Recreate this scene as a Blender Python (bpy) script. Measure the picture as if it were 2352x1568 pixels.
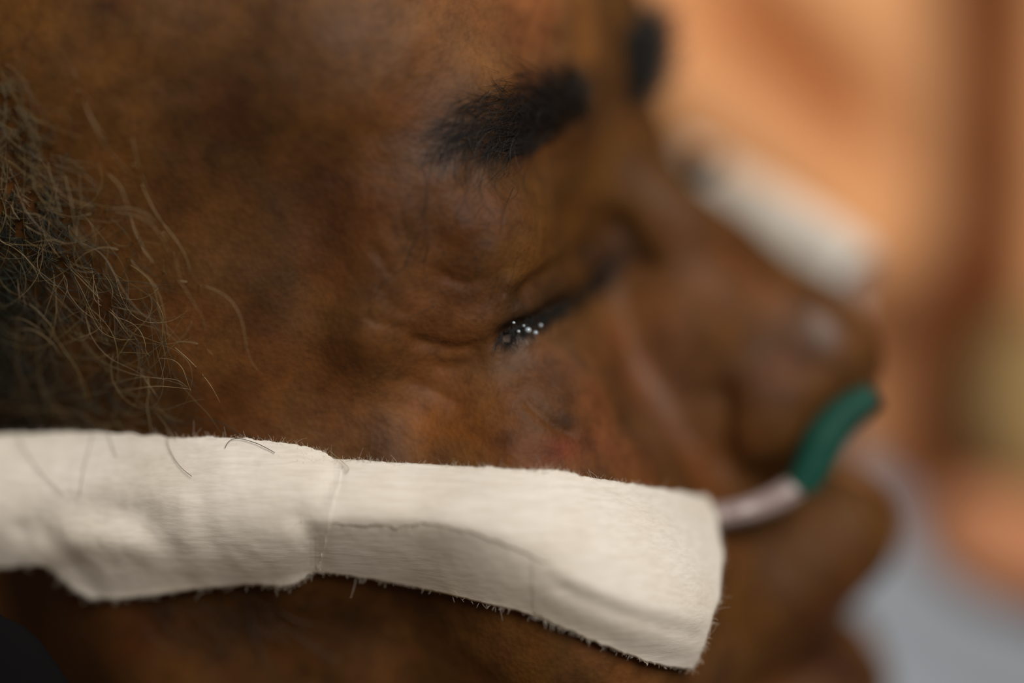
import bpy, math, random
import numpy as np
from mathutils import Vector

random.seed(7)
rng = np.random.default_rng(11)
for o in list(bpy.data.objects):
    bpy.data.objects.remove(o)
scene = bpy.context.scene
COL = scene.collection

# ------------------------------------------------------------------ camera
MM = 0.001
CAM_Y = -573.0            # mm
FOCUS = 538.0             # mm from camera to the plane of sharp focus
FPX = 14.5 * 550.0        # focal length in pixels of the 2352 x 1568 frame
cam_data = bpy.data.cameras.new('camera')
cam_data.sensor_width = 36.0
cam_data.lens = FPX / 2352.0 * 36.0
cam_data.clip_start = 0.02
cam_data.clip_end = 50
cam_data.dof.use_dof = True
cam_data.dof.focus_distance = FOCUS * MM
cam_data.dof.aperture_fstop = 1.6
cam_data.dof.aperture_blades = 0
cam = bpy.data.objects.new('camera', cam_data)
cam.location = (0, CAM_Y * MM, 0)
cam.rotation_euler = (math.radians(90), 0, 0)
COL.objects.link(cam)
scene.camera = cam

# ------------------------------------------------------------------ light
world = bpy.data.worlds.new('world')
scene.world = world
world.use_nodes = True
wn = world.node_tree.nodes
wn['Background'].inputs[0].default_value = (1.0, 0.66, 0.38, 1)
wn['Background'].inputs[1].default_value = 0.10


def area_light(name, loc, target, size, energy, color):
    d = bpy.data.lights.new(name, 'AREA')
    d.shape = 'RECTANGLE'
    d.size, d.size_y = size
    d.energy = energy
    d.color = color
    o = bpy.data.objects.new(name, d)
    o.location = loc
    o.rotation_euler = (Vector(target) - Vector(loc)).to_track_quat('-Z', 'Y').to_euler()
    COL.objects.link(o)
    return o


area_light('window_light', (0.68, -1.55, 0.98), (0.03, 0, 0), (1.2, 1.2), 49.0, (1.0, 0.94, 0.88))

vs = scene.view_settings
vs.view_transform = 'Standard'
vs.look = 'None'
vs.exposure = 0.0
vs.gamma = 1.0
vs.use_curve_mapping = False
scene.cycles.use_denoising = True
scene.cycles.max_bounces = 5
scene.cycles.use_adaptive_sampling = True
scene.cycles.adaptive_threshold = 0.02

# ------------------------------------------------------------------ helpers
def unit(v):
    v = np.asarray(v, float)
    return v / np.linalg.norm(v)


AR = unit((0.32, 0.885, 0.34))                 # lateral axis, away from the camera
AU = np.array((-0.37, -0.22, 0.90))
AU = unit(AU - AR * AU.dot(AR))                # up axis of the head
AF = np.cross(AR, AU)                          # forward axis of the face
if AF[0] < 0:
    AF = -AF
ORG = np.array(((1500 - 1176) * 573 / FPX, 0.0, (784 - 310) * 573 / FPX))   # nasion, mm
M3 = np.stack([AF, AR, AU])                    # rows


def loc2w(p):
    return np.asarray(p, float) @ M3 + ORG


def w2loc(p):
    return (np.asarray(p, float) - ORG) @ M3.T


def w2px(p):
    p = np.asarray(p, float)
    d = p[..., 1] - CAM_Y
    return np.stack([1176 + FPX * p[..., 0] / d, 784 - FPX * p[..., 2] / d], -1)


CAMP = np.array((0.0, CAM_Y, 0.0))


def px_dir(px):
    px = np.asarray(px, float)
    d = np.stack([(px[..., 0] - 1176) / FPX, np.ones(px.shape[:-1]), (784 - px[..., 1]) / FPX], -1)
    return d


def px_at_y(px, y):
    """point (mm) seen at a pixel, at a given depth y (mm)"""
    d = px_dir(px)
    return CAMP + d * (np.asarray(y)[..., None] - CAM_Y)


def px_at_n(px, n):
    """point (mm) seen at a pixel, at lateral distance n (mm, near side positive)"""
    d = px_dir(px)
    # (CAMP + t d - ORG).AR = -n
    t = (-n - (CAMP - ORG) @ AR) / (d @ AR)
    return CAMP + d * np.asarray(t)[..., None]


def obj_from(name, verts_mm, faces, mat, parent=None, smooth=True):
    me = bpy.data.meshes.new(name)
    v = np.asarray(verts_mm, np.float32) * MM
    if isinstance(faces, np.ndarray):
        k = faces.shape[1]
        me.vertices.add(len(v))
        me.vertices.foreach_set('co', v.ravel())
        me.loops.add(faces.size)
        me.loops.foreach_set('vertex_index', faces.astype(np.int32).ravel())
        me.polygons.add(len(faces))
        me.polygons.foreach_set('loop_start', np.arange(0, faces.size, k, dtype=np.int32))
        me.update(calc_edges=True)
    else:
        me.from_pydata([tuple(x) for x in v], [], faces)
    if smooth:
        me.polygons.foreach_set('use_smooth', [True] * len(me.polygons))
    o = bpy.data.objects.new(name, me)
    COL.objects.link(o)
    if mat:
        me.materials.append(mat)
    if parent:
        o.parent = parent
    return o


def tag(o, label, cat, group=None, kind=None):
    o['label'] = label
    o['category'] = cat
    if group:
        o['group'] = group
    if kind:
        o['kind'] = kind
    return o


def empty(name, loc_mm):
    o = bpy.data.objects.new(name, None)
    o.empty_display_size = 0.01
    o.location = Vector(np.asarray(loc_mm) * MM)
    COL.objects.link(o)
    bpy.context.view_layer.update()
    return o


def adopt(child, parent):
    child.parent = parent
    child.matrix_parent_inverse = parent.matrix_world.inverted()


def catmull(P, n):
    P = np.asarray(P, float)
    t = np.linspace(0, len(P) - 1, n)
    i = np.clip(t.astype(int), 0, len(P) - 2)
    f = (t - i)[:, None]
    p0 = P[np.maximum(i - 1, 0)]
    p1 = P[i]
    p2 = P[i + 1]
    p3 = P[np.minimum(i + 2, len(P) - 1)]
    return 0.5 * (2 * p1 + (p2 - p0) * f + (2 * p0 - 5 * p1 + 4 * p2 - p3) * f ** 2 + (3 * p1 - p0 - 3 * p2 + p3) * f ** 3)


def grid_faces(nu, nv, closed_v=False):
    u = np.arange(nu - 1)
    v = np.arange(nv if closed_v else nv - 1)
    U, V = np.meshgrid(u, v, indexing='ij')
    V2 = (V + 1) % nv
    return np.stack([U * nv + V, U * nv + V2, (U + 1) * nv + V2, (U + 1) * nv + V], -1).reshape(-1, 4)


def tubes(paths, radii, sides=3):
    """many thin tapered tubes -> verts, faces"""
    VV, FF, off = [], [], 0
    ang = np.linspace(0, 2 * math.pi, sides, endpoint=False)
    for P, r in zip(paths, radii):
        P = np.asarray(P, float)
        n = len(P)
        T = np.gradient(P, axis=0)
        T /= np.linalg.norm(T, axis=1)[:, None] + 1e-9
        ref = np.array((0.3, -0.9, 0.3))
        A = np.cross(T, ref)
        A /= np.linalg.norm(A, axis=1)[:, None] + 1e-9
        B = np.cross(T, A)
        rr = np.broadcast_to(r, (n,))
        ring = P[:, None] + rr[:, None, None] * (np.cos(ang)[None, :, None] * A[:, None] + np.sin(ang)[None, :, None] * B[:, None])
        VV.append(ring.reshape(-1, 3))
        FF.append(grid_faces(n, sides, True) + off)
        off += n * sides
    return np.concatenate(VV), np.concatenate(FF)


# smooth value noise on numpy arrays of points (mm)
_tab = rng.random((64, 64, 64)).astype(np.float32)


def vnoise(p, s):
    q = np.asarray(p) / s + 100.0
    i = np.floor(q).astype(int)
    f = q - i
    f = f * f * (3 - 2 * f)
    i &= 63
    j = (i + 1) & 63
    x0, y0, z0 = i[..., 0], i[..., 1], i[..., 2]
    x1, y1, z1 = j[..., 0], j[..., 1], j[..., 2]
    fx, fy, fz = f[..., 0], f[..., 1], f[..., 2]
    t = _tab
    a = t[x0, y0, z0] * (1 - fx) + t[x1, y0, z0] * fx
    b = t[x0, y1, z0] * (1 - fx) + t[x1, y1, z0] * fx
    c = t[x0, y0, z1] * (1 - fx) + t[x1, y0, z1] * fx
    d = t[x0, y1, z1] * (1 - fx) + t[x1, y1, z1] * fx
    return (a * (1 - fy) + b * fy) * (1 - fz) + (c * (1 - fy) + d * fy) * fz - 0.5


def fbm(p, s, o=3):
    r = 0
    a = 1.0
    for k in range(o):
        r = r + a * vnoise(p, s)
        s *= 0.5
        a *= 0.5
    return r


def poly_dist(px, poly):
    """distance in px to polyline, signed side not used; returns d, t(0..1)"""
    poly = np.asarray(poly, float)
    best = np.full(len(px), 1e9)
    tt = np.zeros(len(px))
    L = np.r_[0, np.cumsum(np.linalg.norm(np.diff(poly, axis=0), axis=1))]
    for k in range(len(poly) - 1):
        a, b = poly[k], poly[k + 1]
        ab = b - a
        t = np.clip(((px - a) @ ab) / (ab @ ab), 0, 1)
        d = np.linalg.norm(px - a - t[:, None] * ab, axis=1)
        m = d < best
        best[m] = d[m]
        tt[m] = (L[k] + t[m] * (L[k + 1] - L[k])) / L[-1]
    return best, tt


# ------------------------------------------------------------------ node materials
def new_mat(name):
    m = bpy.data.materials.new(name)
    m.use_nodes = True
    nt = m.node_tree
    return m, nt, nt.nodes['Principled BSDF']


def N(nt, t, **kw):
    n = nt.nodes.new(t)
    for k, v in kw.items():
        setattr(n, k, v)
    return n


def noise_node(nt, scale, detail=4, rough=0.6, vec=None):
    n = N(nt, 'ShaderNodeTexNoise')
    n.inputs['Scale'].default_value = scale
    n.inputs['Detail'].default_value = detail
    n.inputs['Roughness'].default_value = rough
    if vec is not None:
        nt.links.new(vec, n.inputs['Vector'])
    return n


def ramp(nt, src, stops):
    r = N(nt, 'ShaderNodeValToRGB')
    e = r.color_ramp.elements
    while len(e) < len(stops):
        e.new(0.5)
    for el, (p, c) in zip(e, stops):
        el.position = p
        el.color = (*c, 1)
    nt.links.new(src, r.inputs[0])
    return r


def mix(nt, a, b, fac, mode='MIX'):
    m = N(nt, 'ShaderNodeMix', data_type='RGBA', blend_type=mode)
    for i, s in ((6, a), (7, b)):
        if isinstance(s, tuple):
            m.inputs[i].default_value = (*s, 1)
        else:
            nt.links.new(s, m.inputs[i])
    if isinstance(fac, (int, float)):
        m.inputs[0].default_value = fac
    else:
        nt.links.new(fac, m.inputs[0])
    return m.outputs[2]


def skin_material():
    m, nt, b = new_mat('skin')
    tc = N(nt, 'ShaderNodeTexCoord').outputs['Object']
    vc = N(nt, 'ShaderNodeVertexColor', layer_name='tone')
    n1 = noise_node(nt, 75, 5, 0.62, tc)
    r1 = ramp(nt, n1.outputs[0], [(0.30, (0.55, 0.50, 0.44)), (0.5, (0.98, 0.96, 0.94)), (0.70, (1.35, 1.30, 1.20))])
    n2 = noise_node(nt, 420, 6, 0.7, tc)
    r2 = ramp(nt, n2.outputs[0], [(0.30, (0.66, 0.62, 0.58)), (0.52, (1.0, 1.0, 1.0)), (0.75, (1.22, 1.16, 1.08))])
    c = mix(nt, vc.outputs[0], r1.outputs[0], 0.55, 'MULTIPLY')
    c = mix(nt, c, r2.outputs[0], 0.9, 'MULTIPLY')
    nt.links.new(c, b.inputs['Base Color'])
    at = N(nt, 'ShaderNodeAttribute', attribute_name='oil')
    for sock, lo, hi in (('Roughness', 0.58, 0.30), ('Specular IOR Level', 0.16, 0.75)):
        mr = N(nt, 'ShaderNodeMapRange')
        mr.inputs['To Min'].default_value = lo
        mr.inputs['To Max'].default_value = hi
        nt.links.new(at.outputs['Fac'], mr.inputs['Value'])
        nt.links.new(mr.outputs[0], b.inputs[sock])
    n3 = noise_node(nt, 900, 4, 0.6, tc)
    v3 = N(nt, 'ShaderNodeTexVoronoi')
    v3.inputs['Scale'].default_value = 1100
    nt.links.new(tc, v3.inputs['Vector'])
    s = N(nt, 'ShaderNodeMath', operation='ADD')
    nt.links.new(n3.outputs[0], s.inputs[0])
    nt.links.new(v3.outputs[0], s.inputs[1])
    bp = N(nt, 'ShaderNodeBump')
    bp.inputs['Strength'].default_value = 0.22
    bp.inputs['Distance'].default_value = 0.0003
    nt.links.new(s.outputs[0], bp.inputs['Height'])
    nt.links.new(bp.outputs[0], b.inputs['Normal'])
    return m


def hair_material(name, col, rough=0.45):
    m, nt, b = new_mat(name)
    gi = N(nt, 'ShaderNodeVertexColor', layer_name='tone')
    c = mix(nt, gi.outputs[0], col, 1.0, 'MULTIPLY')
    nt.links.new(c, b.inputs['Base Color'])
    b.inputs['Roughness'].default_value = rough
    b.inputs['Specular IOR Level'].default_value = 0.3
    return m


def tape_material():
    m, nt, b = new_mat('fabric_tape')
    tc = N(nt, 'ShaderNodeTexCoord').outputs['Object']
    mp = N(nt, 'ShaderNodeMapping')
    mp.inputs['Scale'].default_value = (160, 600, 1500)
    mp.inputs['Rotation'].default_value = (0, math.radians(6), 0)
    nt.links.new(tc, mp.inputs['Vector'])
    n1 = noise_node(nt, 1.0, 5, 0.65, mp.outputs[0])
    n2 = noise_node(nt, 60, 3, 0.5, tc)
    r1 = ramp(nt, n1.outputs[0], [(0.3, (0.58, 0.545, 0.48)), (0.62, (0.68, 0.65, 0.595))])
    r2 = ramp(nt, n2.outputs[0], [(0.35, (0.90, 0.88, 0.82)), (0.65, (1, 1, 1))])
    c = mix(nt, r1.outputs[0], r2.outputs[0], 0.8, 'MULTIPLY')
    nt.links.new(c, b.inputs['Base Color'])
    b.inputs['Roughness'].default_value = 0.9
    b.inputs['Specular IOR Level'].default_value = 0.1
    b.inputs['Sheen Weight'].default_value = 0.15
    bp = N(nt, 'ShaderNodeBump')
    bp.inputs['Strength'].default_value = 0.35
    bp.inputs['Distance'].default_value = 0.0002
    nt.links.new(n1.outputs[0], bp.inputs['Height'])
    nt.links.new(bp.outputs[0], b.inputs['Normal'])
    return m


def plain_material(name, col, rough=0.8, scale=60, var=0.15, spec=0.3, bump=0.0):
    m, nt, b = new_mat(name)
    tc = N(nt, 'ShaderNodeTexCoord').outputs['Object']
    n = noise_node(nt, scale, 4, 0.6, tc)
    lo = tuple(x * (1 - var) for x in col)
    hi = tuple(min(1, x * (1 + var)) for x in col)
    r = ramp(nt, n.outputs[0], [(0.3, lo), (0.7, hi)])
    nt.links.new(r.outputs[0], b.inputs['Base Color'])
    b.inputs['Roughness'].default_value = rough
    b.inputs['Specular IOR Level'].default_value = spec
    if bump:
        bp = N(nt, 'ShaderNodeBump')
        bp.inputs['Strength'].default_value = 0.4
        bp.inputs['Distance'].default_value = bump
        nt.links.new(n.outputs[0], bp.inputs['Height'])
        nt.links.new(bp.outputs[0], b.inputs['Normal'])
    return m


# ------------------------------------------------------------------ the head: signed distance sculpt
def ell(p, c, r):
    q = p - np.asarray(c, np.float32)
    r = np.asarray(r, np.float32)
    k0 = np.linalg.norm(q / r, axis=-1)
    k1 = np.linalg.norm(q / (r * r), axis=-1) + 1e-6
    return k0 * (k0 - 1) / k1


def cap(p, a, b, ra, rb):
    a = np.asarray(a, np.float32)
    b = np.asarray(b, np.float32)
    ab = b - a
    t = np.clip(((p - a) @ ab) / (ab @ ab), 0, 1)
    return np.linalg.norm(p - a - t[..., None] * ab, axis=-1) - (ra + (rb - ra) * t)


def chain(p, pts, k=3.0):
    d = None
    for (a, ra), (b, rb) in zip(pts[:-1], pts[1:]):
        e = cap(p, a, b, ra, rb)
        d = e if d is None else np.minimum(d, e)
    return d


def su(a, b, k):
    h = np.clip(0.5 + 0.5 * (b - a) / k, 0, 1)
    return b + (a - b) * h - k * h * (1 - h)


def ss(a, b, k):
    """a minus b, smooth"""
    return -su(-a, b, k)


def head_sdf(p):
    """p: (.,3) local mm: forward, lateral (folded to +), up"""
    q = p.copy()
    q[..., 1] = np.abs(q[..., 1])
    d = ell(q, (-88, 0, 34), (88, 68, 84))                       # cranium
    d = su(d, ell(q, (-31, 0, 30), (25, 50, 34)), 18)            # forehead
    d = su(d, ell(q, (-50, 0, -52), (44, 54, 62)), 20)           # mid / lower face
    d = su(d, ell(q, (-60, 38, -6), (30, 25, 30)), 18)            # temple fill
    d = su(d, ell(q, (-74, 44, -58), (34, 23, 44)), 16)    # jaw muscle
    d = su(d, chain(q, [((-14.5, 0, 14), 8), ((-12.5, 16, 15), 8), ((-15, 34, 18), 8), ((-26, 47, 9), 7.5), ((-34, 54, -6), 6)]), 8)   # brow ridge
    d = ss(d, ell(q, (3, 27, -9), (14, 17, 11)), 8)              # orbit
    d = su(d, ell(q, (-23, 30.5, -11), (13.0, 15, 13)), 4)         # eyeball under the lids
    d = su(d, ell(q + (p[..., 1:2] > 0) * np.array((5.0, 0, 0), np.float32), (-16, 37, 1), (9, 13, 9)), 8)               # hooded fold of the upper lid
    d = su(d, ell(q, (-24, 44, -9), (10, 8, 9)), 8)              # outer end of the hood
    d = su(d, ell(q, (-19, 34, -27), (9, 17, 7)), 8)             # lower lid pouch
    d = su(d, chain(q, [((-30, 44, -36), 17), ((-42, 52, -31), 12), ((-85, 62, -24), 9)]), 14)   # cheekbone
    d = su(d, ell(q, (-25, 40, -62), (22, 26, 30)), 14)          # cheek
    d = su(d, ell(q, (-22, 0, -74), (28, 34, 26)), 12)           # muzzle
    # nose
    d = su(d, chain(q, [((-13, 0, 3), 6.5), ((-3, 0, -14), 6.5), ((3.5, 0, -27.5), 7.5), ((9.5, 0, -38), 9.2)]), 6)
    d = su(d, ell(q, (12.3, 0, -44), (10.8, 11.5, 10.5)), 5)
    d = su(d, ell(q, (-3, 8, -34), (12, 9, 18)), 7)
    d = su(d, ell(q, (3.0, 11.5, -48), (10, 7.0, 9)), 6)
    d = ss(d, ell(q, (11, 7, -58), (7, 4, 6)), 2.5)
    # lips, chin, jaw
    d = su(d, chain(q, [((4.5, 0, -75), 10.5), ((-3, 14, -77), 9.5), ((-14, 26, -82), 6)]), 6)
    d = su(d, chain(q, [((-4.5, 0, -101), 8.5), ((-9, 12, -100), 8), ((-17, 23, -93), 5)]), 4)
    d = ss(d, chain(q, [((9, 0, -91), 2.4), ((1, 13, -90), 2.2), ((-9, 26, -89), 1.6)]), 3)
    d = su(d, ell(q, (-18, 0, -124), (18, 20, 17)), 12)
    d = su(d, chain(q, [((-18, 12, -125), 13), ((-80, 50, -88), 13), ((-92, 58, -40), 12)]), 16)
    d = su(d, cap(q, (-100, 0, -60), (-125, 0, -150), 52, 56), 14)
    # ear
    ear = ell(q, (-120, 70, -4), (15, 6, 25))
    ear = ss(ear, ell(q, (-117, 77, -2), (9, 5, 14)), 3)
    d = su(d, ear, 4)
    return d


def build_sdf_mesh(f, lo, hi, h):
    lo = np.asarray(lo, float)
    n = np.ceil((np.asarray(hi) - lo) / h / 4).astype(int) * 4
    nc = n // 4
    ax = [lo[k] + np.arange(nc[k]) * 4 * h + 1.5 * h for k in range(3)]
    G = np.stack(np.meshgrid(*ax, indexing='ij'), -1).astype(np.float32)
    fc = f(G.reshape(-1, 3)).reshape(nc)
    full = np.repeat(np.repeat(np.repeat(fc, 4, 0), 4, 1), 4, 2).astype(np.float32)
    act = np.argwhere(np.abs(fc) < 4 * h * 1.6 + 2)
    o = np.stack(np.meshgrid(range(4), range(4), range(4), indexing='ij'), -1).reshape(-1, 3)
    for s in range(0, len(act), 4000):
        idx = (act[s:s + 4000, None, :] * 4 + o[None]).reshape(-1, 3)
        full[idx[:, 0], idx[:, 1], idx[:, 2]] = f((lo + idx * h).astype(np.float32))
    ins = full < 0
    c = np.zeros(tuple(n - 1), np.int8)
    for dx in (0, 1):
        for dy in (0, 1):
            for dz in (0, 1):
                c += ins[dx:n[0] - 1 + dx, dy:n[1] - 1 + dy, dz:n[2] - 1 + dz]
    cells = np.argwhere((c > 0) & (c < 8))
    ids = np.full(tuple(n - 1), -1, np.int32)
    ids[cells[:, 0], cells[:, 1], cells[:, 2]] = np.arange(len(cells))
    acc = np.zeros((len(cells), 3))
    cnt = np.zeros(len(cells))
    corners = o_c = [(a, b, d) for a in (0, 1) for b in (0, 1) for d in (0, 1)]
    val = {k: full[cells[:, 0] + k[0], cells[:, 1] + k[1], cells[:, 2] + k[2]] for k in corners}
    for a in corners:
        for axis in range(3):
            if a[axis] == 0:
                b = list(a)
                b[axis] = 1
                b = tuple(b)
                va, vb = val[a], val[b]
                m = (va < 0) != (vb < 0)
                t = va[m] / (va[m] - vb[m])
                pnt = np.tile(np.array(a, float), (m.sum(), 1))
                pnt[:, axis] += t
                acc[m] += pnt
                cnt[m] += 1
    V = lo + (cells + acc / cnt[:, None]) * h
    F = []
    for axis in range(3):
        u, v = (axis + 1) % 3, (axis + 2) % 3
        sl0 = [slice(None)] * 3
        sl1 = [slice(None)] * 3
        sl0[axis] = slice(0, -1)
        sl1[axis] = slice(1, None)
        a, b = ins[tuple(sl0)], ins[tuple(sl1)]
        E = np.argwhere(a != b)
        E = E[(E[:, u] > 0) & (E[:, v] > 0) & (E[:, u] < n[u] - 1) & (E[:, v] < n[v] - 1)]
        flip = ~ins[E[:, 0], E[:, 1], E[:, 2]]
        q = []
        for du, dv in ((1, 1), (0, 1), (0, 0), (1, 0)):
            k = E.copy()
            k[:, u] -= du
            k[:, v] -= dv
            q.append(ids[k[:, 0], k[:, 1], k[:, 2]])
        q = np.stack(q, 1)
        q[flip] = q[flip][:, ::-1]
        F.append(q)
    F = np.concatenate(F)
    return V, F[(F >= 0).all(1)]


Vl, Fq = build_sdf_mesh(head_sdf, (-186, -88, -150), (40, 88, 130), 1.25)


def catmull_clark(V, F):
    """one Catmull-Clark step on a closed quad mesh"""
    nV = len(V)
    fp = V[F].mean(1)
    e = np.stack([F, np.roll(F, -1, 1)], -1).reshape(-1, 2)
    key = np.sort(e, 1)
    key = key[:, 0].astype(np.int64) * nV + key[:, 1]
    uk, inv, ct = np.unique(key, return_inverse=True, return_counts=True)
    ev = np.stack([uk // nV, uk % nV], 1)
    fsum = np.zeros((len(uk), 3))
    fid = np.repeat(np.arange(len(F)), 4)
    for k in range(3):
        fsum[:, k] = np.bincount(inv, fp[fid, k], len(uk))
    mid = V[ev].mean(1)
    ep = np.where((ct == 2)[:, None], 0.5 * mid + 0.25 * fsum, mid)
    val = np.bincount(ev.ravel(), minlength=nV).astype(float)
    fq = np.zeros((nV, 3))
    rq = np.zeros((nV, 3))
    nf = np.bincount(F.ravel(), minlength=nV).astype(float)
    for k in range(3):
        fq[:, k] = np.bincount(F.ravel(), np.repeat(fp[:, k], 4), nV)
        rq[:, k] = np.bincount(ev.ravel(), np.repeat(mid[:, k], 2), nV)
    fq /= np.maximum(nf, 1)[:, None]
    rq /= np.maximum(val, 1)[:, None]
    n = np.maximum(val, 3)[:, None]
    nvp = (fq + 2 * rq + (n - 3) * V) / n
    ei = inv.reshape(-1, 4) + nV
    fi = np.arange(len(F)) + nV + len(uk)
    F2 = np.stack([np.stack([F[:, k], ei[:, k], fi, ei[:, k - 1]], 1) for k in range(4)], 1).reshape(-1, 4)
    return np.concatenate([nvp, ep, fp]), F2


skin = skin_material()
Vl, Fq = catmull_clark(Vl, Fq)
head = obj_from('person', loc2w(Vl), Fq, skin)
me2 = head.data
nv = len(me2.vertices)
co = np.empty(nv * 3, np.float32)
me2.vertices.foreach_get('co', co)
co = co.reshape(-1, 3).astype(float) / MM
no = np.empty(nv * 3, np.float32)
me2.vertices.foreach_get('normal', no)
no = no.reshape(-1, 3).astype(float)
loc = w2loc(co)
PX = w2px(co)
near = np.clip((-loc[:, 1] + 2) / 8, 0, 1)                       # near half of the face
facing = np.clip(((CAMP - co) / np.linalg.norm(CAMP - co, axis=1)[:, None] * no).sum(1) * 1.6, 0, 1)


def depth_map(P, step=10.0):
    """nearest depth (mm) of the near side per bin of the view; used to lay things on the skin"""
    q = np.floor((w2px(P) + 400) / step).astype(int)
    nx, ny = int(3200 / step), int(2500 / step)
    m = (q[:, 0] >= 0) & (q[:, 0] < nx) & (q[:, 1] >= 0) & (q[:, 1] < ny)
    D = np.full((nx, ny), 1e6)
    np.minimum.at(D, (q[m, 0], q[m, 1]), P[m, 1])
    for _ in range(2):                                    # close pinholes
        Dp = np.pad(D, 1, constant_values=1e6)
        nb = np.stack([Dp[2:, 1:-1], Dp[:-2, 1:-1], Dp[1:-1, 2:], Dp[1:-1, :-2]])
        D = np.where(D > 1e5, nb.min(0), D)
    for _ in range(3):                                    # even out the sampling
        Dp = np.pad(D, 1, mode='edge')
        nb = np.stack([Dp[2:, 1:-1], Dp[:-2, 1:-1], Dp[1:-1, 2:], Dp[1:-1, :-2]])
        ok = np.abs(nb - D) < 5
        D = (2 * D + np.where(ok, nb, 0).sum(0)) / (2 + ok.sum(0))
    return D


def sample_depth(D, px, step=10.0):
    q = (np.asarray(px, float) + 400) / step - 0.5
    i = np.clip(np.floor(q).astype(int), 0, np.array(D.shape) - 2)
    f = np.clip(q - i, 0, 1)
    a = D[i[..., 0], i[..., 1]] * (1 - f[..., 0]) + D[i[..., 0] + 1, i[..., 1]] * f[..., 0]
    b = D[i[..., 0], i[..., 1] + 1] * (1 - f[..., 0]) + D[i[..., 0] + 1, i[..., 1] + 1] * f[..., 0]
    return a * (1 - f[..., 1]) + b * f[..., 1]


DM = depth_map(co)
seen = np.exp(-np.clip(co[:, 1] - np.minimum(sample_depth(DM, PX), 1e3) - 7.0, 0, 60) / 3.0)
W = near * facing * seen

# folds, creases, lids: (points in the photograph, depth mm, width px)
CREASES = [
    ([(1112, 792), (1165, 765), (1225, 728), (1290, 690), (1350, 655), (1400, 618), (1425, 590)], -1.2, 17),      # closed lash line
    ([(1165, 704), (1225, 652), (1300, 600), (1370, 556), (1430, 520)], -1.1, 18),                                 # lid crease
    ([(1112, 790), (1060, 803), (995, 792), (930, 775)], -0.7, 16),
    ([(1112, 800), (1085, 832), (1040, 842), (985, 836)], -0.5, 16),
    ([(1195, 905), (1235, 945), (1290, 985), (1340, 1000)], -0.6, 13),
    ([(1390, 480), (1430, 540), (1470, 590), (1500, 625)], -2.2, 30),                                              # inner corner hollow
    ([(1650, 860), (1660, 940), (1662, 1030), (1670, 1100)], -1.5, 30),                                            # wing of the nose
    ([(1160, 690), (1150, 650), (1165, 600)], -0.5, 14),
    ([(870, 640), (900, 700), (960, 730)], -0.2, 13),
    ([(1000, 620), (1060, 650), (1120, 640)], -0.35, 12),
    ([(830, 720), (880, 745), (960, 760)], -0.25, 11),
    ([(850, 560), (880, 600), (900, 650)], -0.35, 14),
    ([(900, 860), (1000, 900), (1080, 950)], -0.35, 16),
    ([(1430, 690), (1450, 800), (1440, 900)], -0.7, 20),
]
RIDGES = [
    ([(1180, 745), (1250, 700), (1320, 655), (1380, 610)], 1.0, 20),      # edge of the upper lid
    ([(1020, 740), (1090, 745), (1150, 715)], 0.4, 28),                   # end of the hooded fold
    ([(1180, 800), (1260, 770), (1340, 720)], 0.6, 26),                   # lower lid
    ([(1525, 700), (1540, 800), (1560, 900), (1580, 1000)], 0.6, 44),     # cheek fold beside the nose
    ([(1000, 380), (1040, 480), (1080, 560)], 0.6, 40),
]
disp = np.zeros(nv)
sel = np.where(W > 0)[0]
pxs = PX[sel]
for poly, a, w in CREASES + RIDGES:
    c = np.array(poly, float)
    bb = ((pxs > c.min(0) - 3 * w) & (pxs < c.max(0) + 3 * w)).all(1)
    d, t = poly_dist(pxs[bb], catmull(poly, 24))
    fade = np.clip(np.minimum(t, 1 - t) * 6, 0.15, 1)
    disp[sel[bb]] += a * np.exp(-(d / w) ** 2) * fade
disp *= W
# loose aged skin
disp += 0.55 * fbm(co, 9.0, 3) * W
wr = np.exp(-(((PX[:, 0] - 1080) / 260) ** 2 + ((PX[:, 1] - 560) / 190) ** 2)) + 0.7 * np.exp(-(((PX[:, 0] - 1150) / 260) ** 2 + ((PX[:, 1] - 920) / 130) ** 2))
disp += 0.55 * wr * W * fbm(co * np.array((1.0, 1.0, 0.6)), 4.0, 3)
co = co + no * disp[:, None]
me2.vertices.foreach_set('co', (co * MM).astype(np.float32).ravel())
me2.update()

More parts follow.
